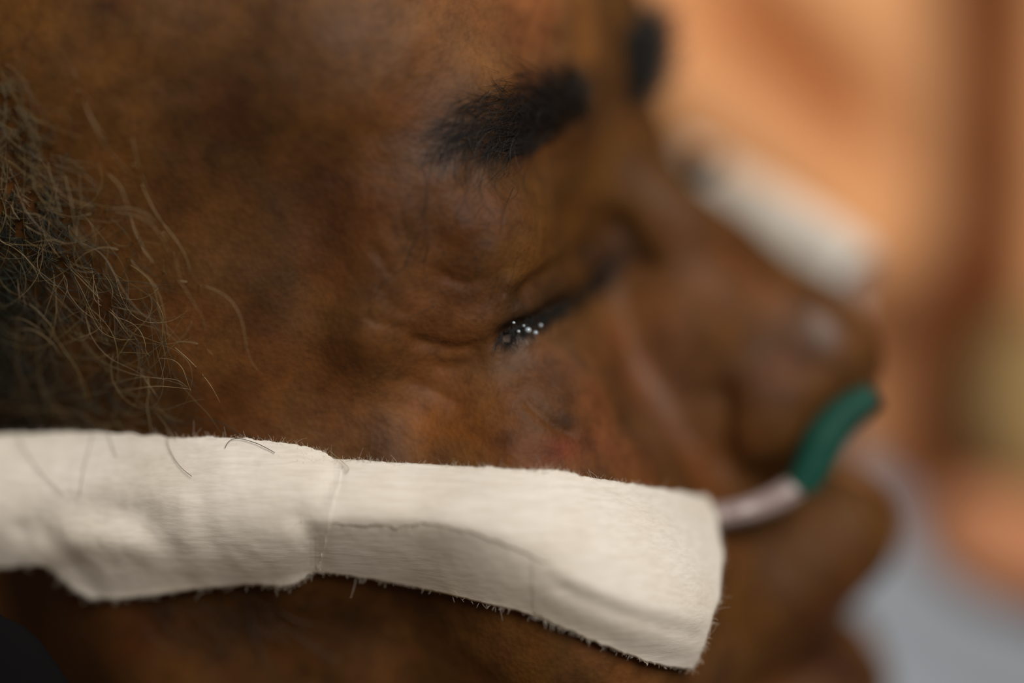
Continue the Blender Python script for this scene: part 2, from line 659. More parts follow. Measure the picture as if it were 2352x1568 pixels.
# skin pigment, with some shade and highlight painted in
base = np.array((0.088, 0.039, 0.0105))
tone = np.tile(base, (nv, 1))
mott = fbm(co, 7.0, 4)[:, None]
mott2 = fbm(co + 300, 16.0, 3)[:, None]
och = np.array((1.06, 0.98, 0.72))
red = np.array((1.10, 0.93, 0.90))
tone *= 1 + 0.58 * mott
tone *= np.where(mott2 > 0, 1 + (och - 1) * np.clip(mott2 * 3, 0, 1), 1 + (red - 1) * np.clip(-mott2 * 3, 0, 1))
PIG_SHADING = [  # x, y, rx, ry, colour multiplier : blemishes, flush and bruise colours, plus painted shade and highlights
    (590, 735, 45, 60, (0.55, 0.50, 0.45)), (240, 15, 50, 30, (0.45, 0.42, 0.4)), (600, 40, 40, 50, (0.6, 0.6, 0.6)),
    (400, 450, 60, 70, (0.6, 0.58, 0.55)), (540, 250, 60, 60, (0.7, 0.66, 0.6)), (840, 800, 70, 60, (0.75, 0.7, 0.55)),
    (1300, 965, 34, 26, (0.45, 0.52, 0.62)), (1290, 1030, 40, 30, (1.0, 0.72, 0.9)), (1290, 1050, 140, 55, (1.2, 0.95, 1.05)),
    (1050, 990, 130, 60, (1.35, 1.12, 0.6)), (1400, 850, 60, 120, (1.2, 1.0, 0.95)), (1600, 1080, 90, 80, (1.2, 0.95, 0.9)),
    (1250, 260, 130, 75, (0.6, 0.6, 0.66)), (1250, 40, 330, 150, (1.95, 1.95, 2.6)), (1320, 830, 110, 80, (1.08, 1.15, 1.9)), (1470, 990, 110, 90, (1.1, 1.2, 1.9)),  # the broad forehead patch paints in its brighter, lit side
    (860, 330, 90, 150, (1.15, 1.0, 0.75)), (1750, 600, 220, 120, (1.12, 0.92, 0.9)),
    (1535, 830, 55, 170, (1.45, 1.5, 2.2)), (930, 900, 90, 110, (1.0, 1.05, 1.15)), (250, 1460, 120, 120, (0.8, 0.75, 0.7)),  # the tall pale strip paints the highlight along the cheek fold
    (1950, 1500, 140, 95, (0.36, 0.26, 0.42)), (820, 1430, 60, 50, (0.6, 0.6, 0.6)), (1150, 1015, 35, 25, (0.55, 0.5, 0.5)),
    (620, 380, 340, 330, (0.50, 0.47, 0.42)), (600, 1460, 600, 130, (0.55, 0.5, 0.5)), (1850, 1320, 170, 170, (0.72, 0.68, 0.66)), (1800, 830, 150, 150, (0.75, 0.68, 0.62)), (1060, 480, 130, 130, (0.85, 0.78, 0.72)), (1350, 1010, 20, 20, (0.7, 0.65, 0.65)), (1085, 985, 18, 14, (0.6, 0.55, 0.5)),  # broad temple and under-tape jaw patches carry painted-in shade
]
for x, y, rx, ry, m in PIG_SHADING:
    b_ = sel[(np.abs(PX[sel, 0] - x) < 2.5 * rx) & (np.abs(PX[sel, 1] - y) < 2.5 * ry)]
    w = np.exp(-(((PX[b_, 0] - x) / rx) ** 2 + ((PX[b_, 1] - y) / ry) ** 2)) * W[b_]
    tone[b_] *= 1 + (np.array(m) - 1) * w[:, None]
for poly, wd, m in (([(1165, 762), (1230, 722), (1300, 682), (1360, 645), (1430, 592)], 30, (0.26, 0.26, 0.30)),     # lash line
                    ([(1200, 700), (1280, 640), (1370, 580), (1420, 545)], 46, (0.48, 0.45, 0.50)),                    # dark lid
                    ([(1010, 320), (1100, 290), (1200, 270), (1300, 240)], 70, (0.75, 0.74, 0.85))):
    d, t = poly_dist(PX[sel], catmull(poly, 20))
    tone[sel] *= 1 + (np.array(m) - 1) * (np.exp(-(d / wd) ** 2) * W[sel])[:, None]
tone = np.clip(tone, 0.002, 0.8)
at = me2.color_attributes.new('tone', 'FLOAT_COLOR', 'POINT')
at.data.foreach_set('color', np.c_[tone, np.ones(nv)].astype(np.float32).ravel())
gl = np.zeros(nv)
for x, y, rx, ry, a in ((1905, 730, 60, 70, 0.5), (1250, 750, 120, 60, 0.5), (1530, 800, 70, 160, 0.35), (1050, 330, 120, 60, 0.35), (850, 120, 150, 130, 0.1)):
    gl[sel] += a * np.exp(-(((PX[sel, 0] - x) / rx) ** 2 + ((PX[sel, 1] - y) / ry) ** 2)) * W[sel]
at = me2.attributes.new('oil', 'FLOAT', 'POINT')          # oily patches of the skin
at.data.foreach_set('value', np.clip(gl, 0, 1).astype(np.float32))
tag(head, 'person with brown skin and closed eyes, white tape and a nose tube on the face', 'person')

DM = depth_map(co)


def on_skin(px, off):
    """points (mm) on the line of sight through px, off mm in front of the skin"""
    px = np.asarray(px, float)
    return px_at_y(px, sample_depth(DM, px) - off)


# ------------------------------------------------------------------ tape on the cheek
tape_mat = tape_material()
TOPX = [-400, 0, 120, 330, 500, 690, 790, 900, 1050, 1240, 1380, 1540, 1640, 1800]
TOPY = [1000, 996, 992, 1000, 1003, 1026, 1056, 1064, 1072, 1082, 1102, 1126, 1142, 1160]
BOTX = [-400, 0, 105, 205, 420, 660, 720, 960, 1215, 1310, 1440, 1592, 1800]
BOTY = [1310, 1302, 1298, 1370, 1355, 1342, 1312, 1348, 1408, 1448, 1502, 1540, 1590]
RIDX = [-400, 0, 200, 450, 690, 850, 1000, 1130, 1240, 1350, 1500, 1640, 1800]
RIDY = [1130, 1135, 1150, 1160, 1192, 1192, 1198, 1225, 1268, 1310, 1370, 1400, 1430]
# shared ground the strips lie on: smoothed cheek plus the bulge over the tube
gx = np.arange(-400, 1801, 11.0)
gy = np.arange(930, 1631, 9.0)
GP = np.stack(np.meshgrid(gx, gy, indexing='ij'), -1)
GD0 = sample_depth(DM, GP)
GD0 = np.where(GD0 > 1e4, 0.0, GD0)
for _ in range(2):                                        # the tape rests on the high points
    q = np.pad(GD0, 1, mode='edge')
    GD0 = np.minimum.reduce([GD0, q[2:, 1:-1], q[:-2, 1:-1], q[1:-1, 2:], q[1:-1, :-2]])
GD = GD0.copy()
for _ in range(60):
    q = np.pad(GD, 1, mode='edge')
    GD = 0.4 * GD + 0.15 * (q[2:, 1:-1] + q[:-2, 1:-1] + q[1:-1, 2:] + q[1:-1, :-2])
GS = GD0.copy()
for _ in range(8):
    q = np.pad(GS, 1, mode='edge')
    GS = 0.4 * GS + 0.15 * (q[2:, 1:-1] + q[:-2, 1:-1] + q[1:-1, 2:] + q[1:-1, :-2])
GD = np.minimum(GD, GS - 0.3)
k0 = np.searchsorted(gx, 230)
GD[:k0] = np.minimum(GD[:k0], GD[k0][None] + (gx[k0] - gx[:k0])[:, None] * 0.025)
for _ in range(30):
    q = np.pad(GD, 1, mode='edge')
    GD = 0.4 * GD + 0.15 * (q[2:, 1:-1] + q[:-2, 1:-1] + q[1:-1, 2:] + q[1:-1, :-2])
ty, by, ry = np.interp(gx, TOPX, TOPY)[:, None], np.interp(gx, BOTX, BOTY)[:, None], np.interp(gx, RIDX, RIDY)[:, None]
up = np.clip((GP[..., 1] - ty) / (ry - ty), 0, 1)
dn = np.clip((GP[..., 1] - ry) / (by - ry), 0, 1)
HB = np.interp(gx, [0, 1200, 1640], [5.0, 5.0, 6.8])[:, None] * np.where(GP[..., 1] < ry, 1 - (1 - up) ** 2.0, 1 - dn ** 1.9)
HS = 5.6 * np.where(GP[..., 1] < ry, 1 - (1 - up) ** 1.6, 1 - dn ** 1.15)     # the narrow strip is creased sharply over the tube
for k in range(14):
    q = np.pad(HB, 1, mode='edge')
    HB = 0.4 * HB + 0.15 * (q[2:, 1:-1] + q[:-2, 1:-1] + q[1:-1, 2:] + q[1:-1, :-2])
    if k < 2:
        q = np.pad(HS, 1, mode='edge')
        HS = 0.4 * HS + 0.15 * (q[2:, 1:-1] + q[:-2, 1:-1] + q[1:-1, 2:] + q[1:-1, :-2])
wm = np.interp(gx, [640, 740, 1080, 1280], [0, 1, 1, 0])[:, None]
HB = HB * (1 - wm) + HS * wm
GD -= HB
FOLDS = [  # creases of the fabric: points, mm, px
    ([(60, 1215), (130, 1175), (220, 1165), (330, 1185)], -1.1, 40),
    ([(90, 1290), (150, 1255), (240, 1245), (330, 1265)], 0.8, 34),
    ([(110, 1230), (180, 1300), (230, 1370)], -0.6, 28),
    ([(420, 1160), (430, 1230), (460, 1290)], 0.4, 30),
    ([(680, 1190), (720, 1240), (715, 1310)], -0.6, 30),
    ([(770, 1075), (755, 1130), (700, 1190)], -0.5, 22),
    ([(1280, 1310), (1420, 1370), (1600, 1420)], 0.3, 18),
    ([(1290, 1350), (1430, 1410), (1600, 1460)], -0.3, 18),
]
flat = GP.reshape(-1, 2)
for poly, a, w in FOLDS:
    d, t = poly_dist(flat, catmull(poly, 20))
    GD -= (a * np.exp(-(d / w) ** 2)).reshape(GD.shape)


def ground(px):
    qx = np.clip((px[..., 0] - gx[0]) / 11.0, 0, len(gx) - 1.001)
    qy = np.clip((px[..., 1] - gy[0]) / 9.0, 0, len(gy) - 1.001)
    i, j = qx.astype(int), qy.astype(int)
    fx, fy = qx - i, qy - j
    return (GD[i, j] * (1 - fx) + GD[i + 1, j] * fx) * (1 - fy) + (GD[i, j + 1] * (1 - fx) + GD[i + 1, j + 1] * fx) * fy


def tape_piece(name, top, bot, parent, nu=140, nv=70, lift=0.5, thick=0.6, ragged=3, seed=0, wave=0.1, bulge=0.0, edges=(1, 1, 0, 0)):
    """a strip laid on the cheek and over the tube, between two outlines"""
    T = catmull(top, nu)
    B = catmull(bot, nu)
    v = np.linspace(0, 1, nv)
    u = np.linspace(0, 1, nu)
    G = T[:, None] * (1 - v)[None, :, None] + B[:, None] * v[None, :, None]
    r = np.random.default_rng(seed)
    jag = lambda k: np.convolve(r.normal(size=k + 8), np.ones(4) / 2.5, 'same')[4:-4] * ragged
    G[..., 1] += jag(nu)[:, None] * np.clip(1 - v * 8, 0, 1)[None] * edges[0] + jag(nu)[:, None] * np.clip(1 - (1 - v) * 8, 0, 1)[None] * edges[1]
    G[..., 0] += bulge * (np.sin(math.pi * v ** 0.85) ** 0.9)[None] * (u ** 6)[:, None] + jag(nv)[None] * np.clip(1 - (1 - u) * 20, 0, 1)[:, None]
    D = ground(G) - lift - 0.35
    P = px_at_y(G, D)
    P[..., 1] -= wave * fbm(P, 5.0, 4) * 2
    o = obj_from(name, P.reshape(-1, 3), grid_faces(nu, nv), tape_mat)
    m = o.modifiers.new('thickness', 'SOLIDIFY')
    m.thickness = thick * MM
    m.offset = 0
    adopt(o, parent)
    # loose cotton fibres along the cut edges
    paths, rad = [], []
    rows = []
    if edges[0]:
        rows.append((P[:, 0], (0, 0, 1), 1.0))
    if edges[1]:
        rows.append((P[:, -1], (0, 0, -1), 0.8))
    if edges[3]:
        rows.append((P[-1], (1, 0, 0), 2.0))
    for row, out, dens in rows:
        L = np.linalg.norm(np.diff(row, axis=0), axis=1).sum()
        for _ in range(int(L * 7 * dens)):
            a = row[r.integers(len(row))] + r.normal(size=3) * 0.12
            dv = np.array(out, float) * r.uniform(0.2, 1) + r.normal(size=3) * 0.6
            bend = r.normal(size=3) * 0.7
            dv[1] = -abs(dv[1])
            bend[1] = -abs(bend[1])
            ln = r.uniform(0.12, 0.55) * (2.0 if r.random() < 0.10 else 1)
            t = np.linspace(0, 1, 5)[:, None]
            paths.append(a + dv * ln * t + bend * ln * t * t)
            rad.append(np.linspace(0.022, 0.010, 5))
    if paths:
        V, F = tubes(paths, rad, 3)
        f = obj_from('loose_fibres', V, F, fibre_mat)
        f['kind'] = 'stuff'
        f.parent = o
    return o


fibre_mat = plain_material('cotton_fibre', (0.74, 0.68, 0.58), 0.9, 50, 0.1, 0.1)
tape_root = empty('medical_tape', (0, 0, 0))
tag(tape_root, 'overlapping white fabric tape strips fixing the tube across the near cheek', 'medical tape')
tape_piece('tape_strip',
           [(640, 1050), (790, 1056), (900, 1064), (1050, 1072), (1150, 1077), (1240, 1082), (1300, 1088)],
           [(640, 1330), (720, 1312), (820, 1322), (960, 1348), (1100, 1380), (1215, 1408), (1300, 1444)],
           tape_root, ragged=1.0, seed=3, lift=0.3, edges=(1, 1, 0, 0))
tape_piece('tape_strip',
           [(-240, 1004), (0, 998), (120, 994), (200, 992), (330, 1000), (420, 1006), (500, 1003), (600, 1012), (690, 1024), (745, 1040), (788, 1078)],
           [(-240, 1314), (0, 1302), (105, 1298), (150, 1335), (205, 1370), (300, 1372), (420, 1355), (560, 1340), (660, 1344), (712, 1316), (735, 1290)],
           tape_root, nu=200, ragged=1.6, seed=4, lift=0.72, wave=0.15)
tape_piece('tape_strip',
           [(680, 1062), (790, 1058), (900, 1066), (1050, 1074), (1150, 1079), (1262, 1084)],
           [(676, 1196), (780, 1200), (900, 1207), (1010, 1206), (1130, 1238), (1262, 1296)],
           tape_root, ragged=3.0, seed=6, lift=0.62, thick=0.36, edges=(1, 1, 0, 0))
tape_piece('tape_strip',
           [(1218, 1082), (1260, 1080), (1310, 1086), (1380, 1102), (1460, 1114), (1540, 1126), (1622, 1140)],
           [(1224, 1406), (1260, 1425), (1310, 1448), (1380, 1478), (1440, 1502), (1510, 1525), (1592, 1538)],
           tape_root, ragged=1.6, seed=5, lift=0.52, thick=0.36, wave=0.1, bulge=48, edges=(1, 1, 0, 1))

# ------------------------------------------------------------------ background
def sheet(name, x0, x1, y0, y1, depth, folds, mat, n=(140, 110), thick=4.0, ncoef=3.0):
    X = np.linspace(x0, x1, n[0])
    Y = np.linspace(y0, y1, n[1])
    G = np.stack(np.meshgrid(X, Y, indexing='ij'), -1)
    dep = depth(G[..., 0], G[..., 1])
    flat = G.reshape(-1, 2)
    h = np.zeros(len(flat))
    for poly, a, w in folds:
        d, t = poly_dist(flat, catmull(poly, 20))
        h += a * np.exp(-(d / w) ** 2)
    P = px_at_y(G, dep - h.reshape(n))
    P[..., 1] += ncoef * fbm(P, 45.0, 3)
    o = obj_from(name, P.reshape(-1, 3), grid_faces(*n), mat)
    s = o.modifiers.new('thickness', 'SOLIDIFY')
    s.thickness = thick * MM
    s.offset = 0
    return o


peach = plain_material('peach_cotton', (0.66, 0.34, 0.155), 0.85, 30, 0.10, 0.15)
rust = plain_material('rust_cotton', (0.30, 0.10, 0.03), 0.85, 30, 0.10, 0.15)
drape = sheet('draped_blanket', -700, 3600, -900, 2400, lambda x, y: 150 + 0.0 * x, [
    ([(1400, 120), (1560, 230), (1720, 350), (1860, 470), (1980, 620)], 34, 110),
    ([(1560, 90), (1760, 190), (1960, 320), (2130, 430)], -6, 80),
    ([(2060, 380), (2140, 500), (2170, 600)], 18, 90),
    ([(2255, -200), (2255, 200), (2240, 560), (2150, 780), (2120, 1000), (2130, 1140)], -85, 95),
    ([(2390, -200), (2380, 300), (2400, 700)], 25, 90),
    ([(1800, -100), (1950, 60), (2080, 220)], 20, 130),
], peach)
tag(drape, 'peach-orange draped blanket with soft folds, blurred behind the nose', 'blanket')
tan = plain_material('tan_cotton', (0.31, 0.21, 0.09), 0.9, 30, 0.1, 0.1)


def cushion(name, centre_px, y, rx, rz, ry, mat, rot=0.0, power=2.6):
    c = px_at_y(np.array(centre_px, float), np.array(float(y)))
    nu, nvv = 64, 32
    V = []
    for i in range(nvv):
        ph = -math.pi / 2 + math.pi * i / (nvv - 1)
        for j in range(nu):
            th = 2 * math.pi * j / nu
            s = lambda t: math.copysign(abs(t) ** (2 / power), t)
            x = s(math.cos(ph)) * s(math.cos(th)) * rx
            z = s(math.cos(ph)) * s(math.sin(th)) * rz
            yy = s(math.sin(ph)) * ry
            V.append((x * math.cos(rot) - z * math.sin(rot), yy, x * math.sin(rot) + z * math.cos(rot)))
    V = np.array(V)
    V += (fbm(V + 500, 22.0, 3) * 5)[:, None] * V / (np.linalg.norm(V, axis=1)[:, None] + 1e-6)
    return obj_from(name, V + c, grid_faces(nvv, nu, True), mat)


tanc = cushion('cushion', (2520, 950), 104, 28, 24, 22, tan, 0.3)
tag(tanc, 'tan olive cushion blurred at the right edge, level with the nostril', 'cushion')
pk = plain_material('pink_peach_cotton', (0.45, 0.20, 0.10), 0.85, 30, 0.1, 0.15)
pkc = cushion('bolster', (2420, 1285), 90, 27, 11, 14, pk, -0.25)
tag(pkc, 'small peach bolster blurred at the right edge above the grey sheet', 'bolster')
grey = plain_material('grey_sheet', (0.245, 0.275, 0.31), 0.85, 30, 0.06, 0.15)
gs = sheet('bed_sheet', 1830, 3300, 900, 2400, lambda x, y: 80 + 0.0 * x, [
    ([(1950, 1500), (2200, 1560), (2500, 1700)], 10, 120)], grey, n=(90, 70), ncoef=4)
# cut the sheet to its sloping upper hem
V = np.empty(len(gs.data.vertices) * 3, np.float32)
gs.data.vertices.foreach_get('co', V)
V = V.reshape(-1, 3) / MM
p = w2px(V)
hem = np.interp(p[:, 0], [1500, 1950, 2050, 2150, 2300, 2400, 3300], [900, 1060, 1150, 1230, 1320, 1390, 1900])
t = (p[:, 1] - 900) / 1500
p[:, 1] = hem + t * (2400 - hem)
V = px_at_y(p, V[:, 1] + 30 * np.clip(1 - t * 6, 0, 1) ** 2)
gs.data.vertices.foreach_set('co', (V * MM).astype(np.float32).ravel())
gs.data.update()
tag(gs, 'pale blue-grey bed sheet blurred behind the lips', 'bed sheet')

dark = plain_material('dark_cloth', (0.004, 0.0035, 0.004), 0.95, 40, 0.1, 0.05)
dc = cushion('dark_cloth', (-325, 1925), -34, 35, 39, 8, dark, 0.0)
tag(dc, 'dark cloth against the jaw in the lower left corner', 'cloth')

# ------------------------------------------------------------------ tube in the nose
clear = plain_material('clear_vinyl', (0.24, 0.19, 0.18), 0.35, 80, 0.06, 0.5)
green = plain_material('green_vinyl', (0.008, 0.056, 0.040), 0.55, 60, 0.15, 0.15)


def sweep(name, path, rad, mat, parent, sides=24, ribs=0, cap_end=True):
    P = catmull(path, 60)
    R = np.interp(np.linspace(0, 1, 60), np.linspace(0, 1, len(rad)), rad)
    T = np.gradient(P, axis=0)
    T /= np.linalg.norm(T, axis=1)[:, None]
    A = np.cross(T, (0.2, -0.9, 0.3))
    A /= np.linalg.norm(A, axis=1)[:, None]
    B = np.cross(T, A)
    ang = np.linspace(0, 2 * math.pi, sides, endpoint=False)
    rr = R[:, None] * (1 + (0.05 * np.cos(ribs * ang) if ribs else 0 * ang))[None]
    V = P[:, None] + rr[..., None] * (np.cos(ang)[None, :, None] * A[:, None] + np.sin(ang)[None, :, None] * B[:, None])
    V = V.reshape(-1, 3)
    F = [tuple(f) for f in grid_faces(60, sides, True)]
    if cap_end:
        F += [tuple(range(sides)), tuple(reversed(range(59 * sides, 60 * sides)))]
    o = obj_from(name, V, F, mat)
    adopt(o, parent)
    return o


def pn(x, y, n):
    return px_at_n(np.array((x, y), float), n)


cann = empty('nasal_tube', (0, 0, 0))
tag(cann, 'clear tube with a green prong running from the cheek tape into the nostril', 'tube')
sweep('tubing', [on_skin(np.array((1585.0, 1198.0)), 0.4), pn(1640, 1188, 30.5), pn(1715, 1172, 28), pn(1785, 1145, 23), pn(1845, 1105, 19), pn(1880, 1050, 17)],
      [2.1, 2.1, 2.05, 2.1, 2.1, 2.1], clear, cann, 40, 10)
pr = sweep('prong', [pn(1838, 1122, 20), pn(1866, 1070, 18), pn(1890, 1015, 16), pn(1930, 962, 13.5), pn(1975, 928, 11.5), pn(2010, 908, 10)],
           [2.7, 3.3, 3.5, 3.2, 2.8, 2.1], green, cann)
pr['label'] = 'dark green soft prong'
# tape-wrapped tube on the far cheek
far = empty('far_cheek_tape', (0, 0, 0))
tag(far, 'white tape wrapped along the tube on the far cheek, blurred behind the nose bridge', 'medical tape')
P = catmull([pn(1560, 400, -57), pn(1640, 452, -52), pn(1760, 520, -43), pn(1880, 590, -39), pn(1955, 650, -35)], 60)
T = np.gradient(P, axis=0)
T /= np.linalg.norm(T, axis=1)[:, None]
ax = np.cross(T, AR)
ax /= np.linalg.norm(ax, axis=1)[:, None]
bx = np.cross(T, ax)
ang = np.linspace(0, 2 * math.pi, 40, endpoint=False)
c, sn = np.sign(np.cos(ang)) * np.abs(np.cos(ang)) ** 0.8, np.sign(np.sin(ang)) * np.abs(np.sin(ang)) ** 0.8
rw = np.interp(np.linspace(0, 1, 60), [0, 0.3, 0.9, 0.97, 1], [6.0, 7.0, 7.6, 7.0, 5.0])
V = P[:, None] + rw[:, None, None] * (c[None, :, None] * ax[:, None] + 0.7 * sn[None, :, None] * bx[:, None])
V = V.reshape(-1, 3)
V += 0.5 * fbm(V, 5.0, 3)[:, None]
o = obj_from('tape_strip', V, [tuple(f) for f in grid_faces(60, 40, True)] + [tuple(range(40)), tuple(reversed(range(59 * 40, 60 * 40)))], tape_mat)
adopt(o, far)
sweep('tubing', [pn(1945, 655, -35), pn(1955, 720, -28), pn(1960, 800, -20), pn(1960, 880, -10)], [2.1, 2.1, 2.1, 2.1], clear, far, 24)

# ------------------------------------------------------------------ hair
def hair_object(name, paths, radii, tones, mat, parent):
    V, F = tubes(paths, radii, 3)
    o = obj_from(name, V, F, mat)
    tc = np.concatenate([np.tile(np.r_[t, 1.0], (len(p) * 3, 1)) for p, t in zip(paths, tones)])
    a = o.data.color_attributes.new('tone', 'FLOAT_COLOR', 'POINT')
    a.data.foreach_set('color', tc.astype(np.float32).ravel())
    o.parent = parent
    o['kind'] = 'stuff'
    return o


Z = lambda L: [(x / 2.413, 400 + y / 2.413) for x, y in L]
Z6 = lambda L: [(x / 2.348, 900 + y / 2.348) for x, y in L]
TRACED = [Z(L) for L in (
    [(340, 240), (450, 232), (560, 205), (650, 188), (740, 192), (810, 220), (870, 275), (920, 350), (960, 430), (985, 510), (1000, 580)],
    [(740, -60), (770, 20), (830, 150), (880, 240), (950, 330), (1000, 400), (1040, 480), (1060, 570)],
    [(420, 480), (470, 440), (540, 410), (600, 405), (670, 425), (720, 465), (760, 520), (840, 590), (880, 660), (905, 740), (920, 830), (940, 920)],
    [(1000, 590), (1100, 610), (1190, 640), (1270, 690), (1320, 760), (1350, 850), (1365, 950), (1390, 1030), (1430, 1090)],
    [(640, 210), (740, 225), (830, 270), (890, 340), (940, 430)],
    [(720, 230), (750, 330), (800, 430), (870, 510), (960, 570), (1010, 610), (1060, 690), (1120, 790), (1140, 870)],
    [(725, 240), (760, 335), (812, 440), (880, 515), (965, 580)],
    [(820, 1090), (880, 1030), (960, 950), (1030, 880), (1060, 820), (1065, 740)],
    [(970, 960), (1060, 1040), (1130, 1120), (1180, 1190), (1220, 1265)],
    [(580, 1175), (680, 1145), (780, 1125), (880, 1130), (980, 1140), (1040, 1180)],
    [(640, 1210), (740, 1190), (860, 1175), (960, 1180), (1060, 1192)],
    [(885, 1020), (960, 1030), (1010, 1075), (1035, 1140), (1060, 1210)],
    [(640, 790), (720, 820), (770, 860), (800, 920), (810, 980), (830, 1005)],
    [(440, 0), (445, 80), (450, 180), (430, 270), (425, 350), (410, 430), (420, 490), (460, 520), (570, 515)],
    [(360, 10), (390, 130), (410, 250), (425, 350)],
    [(60, 170), (90, 230), (150, 290), (220, 330), (270, 345)],
    [(180, 380), (240, 368), (310, 365), (360, 385)],
    [(0, 370), (80, 410), (150, 470), (200, 540), (215, 600)],
    [(70, 900), (110, 865), (160, 858), (220, 880), (270, 920), (310, 960), (325, 1000)],
    [(300, 970), (260, 1040), (200, 1110), (100, 1190), (0, 1250)],
    [(120, 700), (190, 740), (240, 790), (290, 850), (310, 920)],
    [(30, 795), (110, 800), (180, 830), (250, 880)],
    [(820, 1120), (825, 1200), (815, 1280), (830, 1370), (840, 1440)],
    [(0, 1345), (140, 1310), (290, 1300), (420, 1320), (520, 1370), (620, 1410)],
    [(330, 950), (420, 915), (520, 875), (560, 840)],
    [(520, 560), (520, 680), (560, 730), (630, 780), (680, 850), (720, 900)],
    [(230, 730), (300, 650), (360, 560)],
    [(980, 930), (1050, 930), (1120, 950), (1180, 1000)],
    [(200, 80), (260, 40), (320, 25), (370, 22)],
    [(0, 20), (60, 60), (130, 90), (190, 60)],
    [(300, 60), (320, 150), (350, 240), (430, 340), (510, 430)],
    [(600, 0), (660, 60), (700, 150), (720, 230)],
)] + [[(170, 160), (200, 250), (240, 330), (300, 400)], [(0, 160), (20, 200), (40, 215)], [(0, 200), (30, 240), (60, 270), (75, 330)],
      [(305, 315), (318, 380), (345, 450)], [(180, 205), (215, 280), (245, 320)]]
hp, hr, ht = [], [], []
hg = np.random.default_rng(21)


def strand(px, off0, off1, r, tone, n=22):
    c = catmull(px, n)
    k = np.linspace(0, 1, n)
    off = off0 + (off1 - off0) * np.sin(k * math.pi * 0.75)
    P = on_skin(c, off)
    y = P[:, 1]
    for _ in range(6):
        y = np.r_[y[0], 0.25 * y[:-2] + 0.5 * y[1:-1] + 0.25 * y[2:], y[-1]]
    P = px_at_y(c, np.minimum(y, P[:, 1] + 0.3))
    hp.append(P)
    hr.append(r * np.interp(k, [0, 0.6, 1], [1, 0.9, 0.35]))
    ht.append(tone)


PALE = np.array((0.23, 0.175, 0.095))
for L in TRACED:
    strand(L, 1.7, hg.uniform(2.6, 4.8), hg.uniform(0.052, 0.07), PALE * hg.uniform(0.8, 1.3))


def curl(x, y, ang, length, wob):
    n = 9
    pts = [(x, y)]
    k = hg.normal() * wob
    for i in range(n):
        k = 0.75 * k + hg.normal() * wob * 0.6
        ang += k
        x += math.cos(ang) * length / n
        y += math.sin(ang) * length / n
        pts.append((x, y))
    return pts


def hair_edge(y):
    return np.interp(y, [100, 200, 350, 500, 700, 900, 1000], [20, 60, 160, 280, 380, 430, 470])


cnt = 0
while cnt < 560:
    y = hg.uniform(120, 1010)
    x = hair_edge(y) * hg.random() ** 0.95 - 120 * hg.random()
    a = math.radians(hg.normal(62, 38))
    ln = hg.uniform(90, 330)
    pts = curl(x, y, a, ln, 0.22)
    if pts[-1][1] > 1030 or pts[-1][0] > hair_edge(pts[-1][1]) + 60:
        continue
    pale = hg.random() < 0.62
    t = PALE * hg.uniform(0.2, 0.9) * np.array((1.05, 1, hg.uniform(0.7, 1.1))) if pale else np.array((0.020, 0.022, 0.016)) * hg.uniform(0.5, 2)
    strand(pts, 0.4, hg.uniform(0.8, 4.5), hg.uniform(0.038, 0.068), t, 16)
    cnt += 1
# dense dark hair at the edge of the frame
for k in range(700):
    y = hg.uniform(430, 1000)
    x = -90 + 210 * hg.random() ** 1.7 + (60 if y > 850 and hg.random() < 0.6 else 0) * hg.random() * 4
    pts = curl(x, y, math.radians(hg.normal(75, 30)), hg.uniform(60, 170), 0.22)
    if pts[-1][1] > 1005:
        continue
    t = np.array((0.016, 0.020, 0.014)) * hg.uniform(0.5, 2.2)
    strand(pts, 0.3, hg.uniform(0.5, 3.0), hg.uniform(0.05, 0.09), t, 10)
for L in ([(520, 985), (560, 1000), (620, 1010)], [(430, 960), (500, 968), (545, 990)], [(240, 905), (330, 940), (400, 965), (480, 980)],
          [(230, 880), (260, 930), (300, 965), (390, 985)], [(235, 870), (270, 925), (320, 960), (420, 975)]):
    strand(L, 0.5, 1.5, 0.08, np.array((0.03, 0.03, 0.02)), 14)
hmat = hair_material('grey_hair', (1, 1, 1))
h = hair_object('hair', hp, hr, ht, hmat, head)
h['label'] = 'thin curling grey hair at the temple'

# loose hairs lying on the tape
hp, hr, ht = [], [], []
for L, t, r in ((Z6([(100, 200), (115, 280), (170, 370), (250, 465), (345, 555)]), (0.16, 0.11, 0.07), 0.05),
                (Z6([(498, 205), (490, 270), (455, 400), (430, 560)]), (0.20, 0.15, 0.09), 0.04),
                (Z6([(580, 200), (600, 280), (630, 350)]), (0.20, 0.15, 0.09), 0.045),
                (Z6([(905, 220), (905, 280), (935, 350), (980, 410), (1035, 455)]), (0.12, 0.09, 0.06), 0.05),
                (Z6([(1213, 302), (1230, 270), (1260, 252), (1310, 254), (1380, 275), (1430, 298), (1482, 327)]), (0.02, 0.018, 0.018), 0.06),
                (Z6([(1780, 320), (1840, 370), (1880, 410), (1868, 432), (1845, 400)]), (0.25, 0.18, 0.10), 0.045)):
    c = catmull(L, 20)
    hp.append(px_at_y(c, np.minimum(ground(c) - 1.9, sample_depth(DM, c) - 0.6)))
    hr.append(np.full(20, r))
    ht.append(np.array(t))
for P, r, t in zip(hp, hr, ht):
    o = hair_object('loose_hair', [P], [r], [t], hmat, head)
    del o['kind']

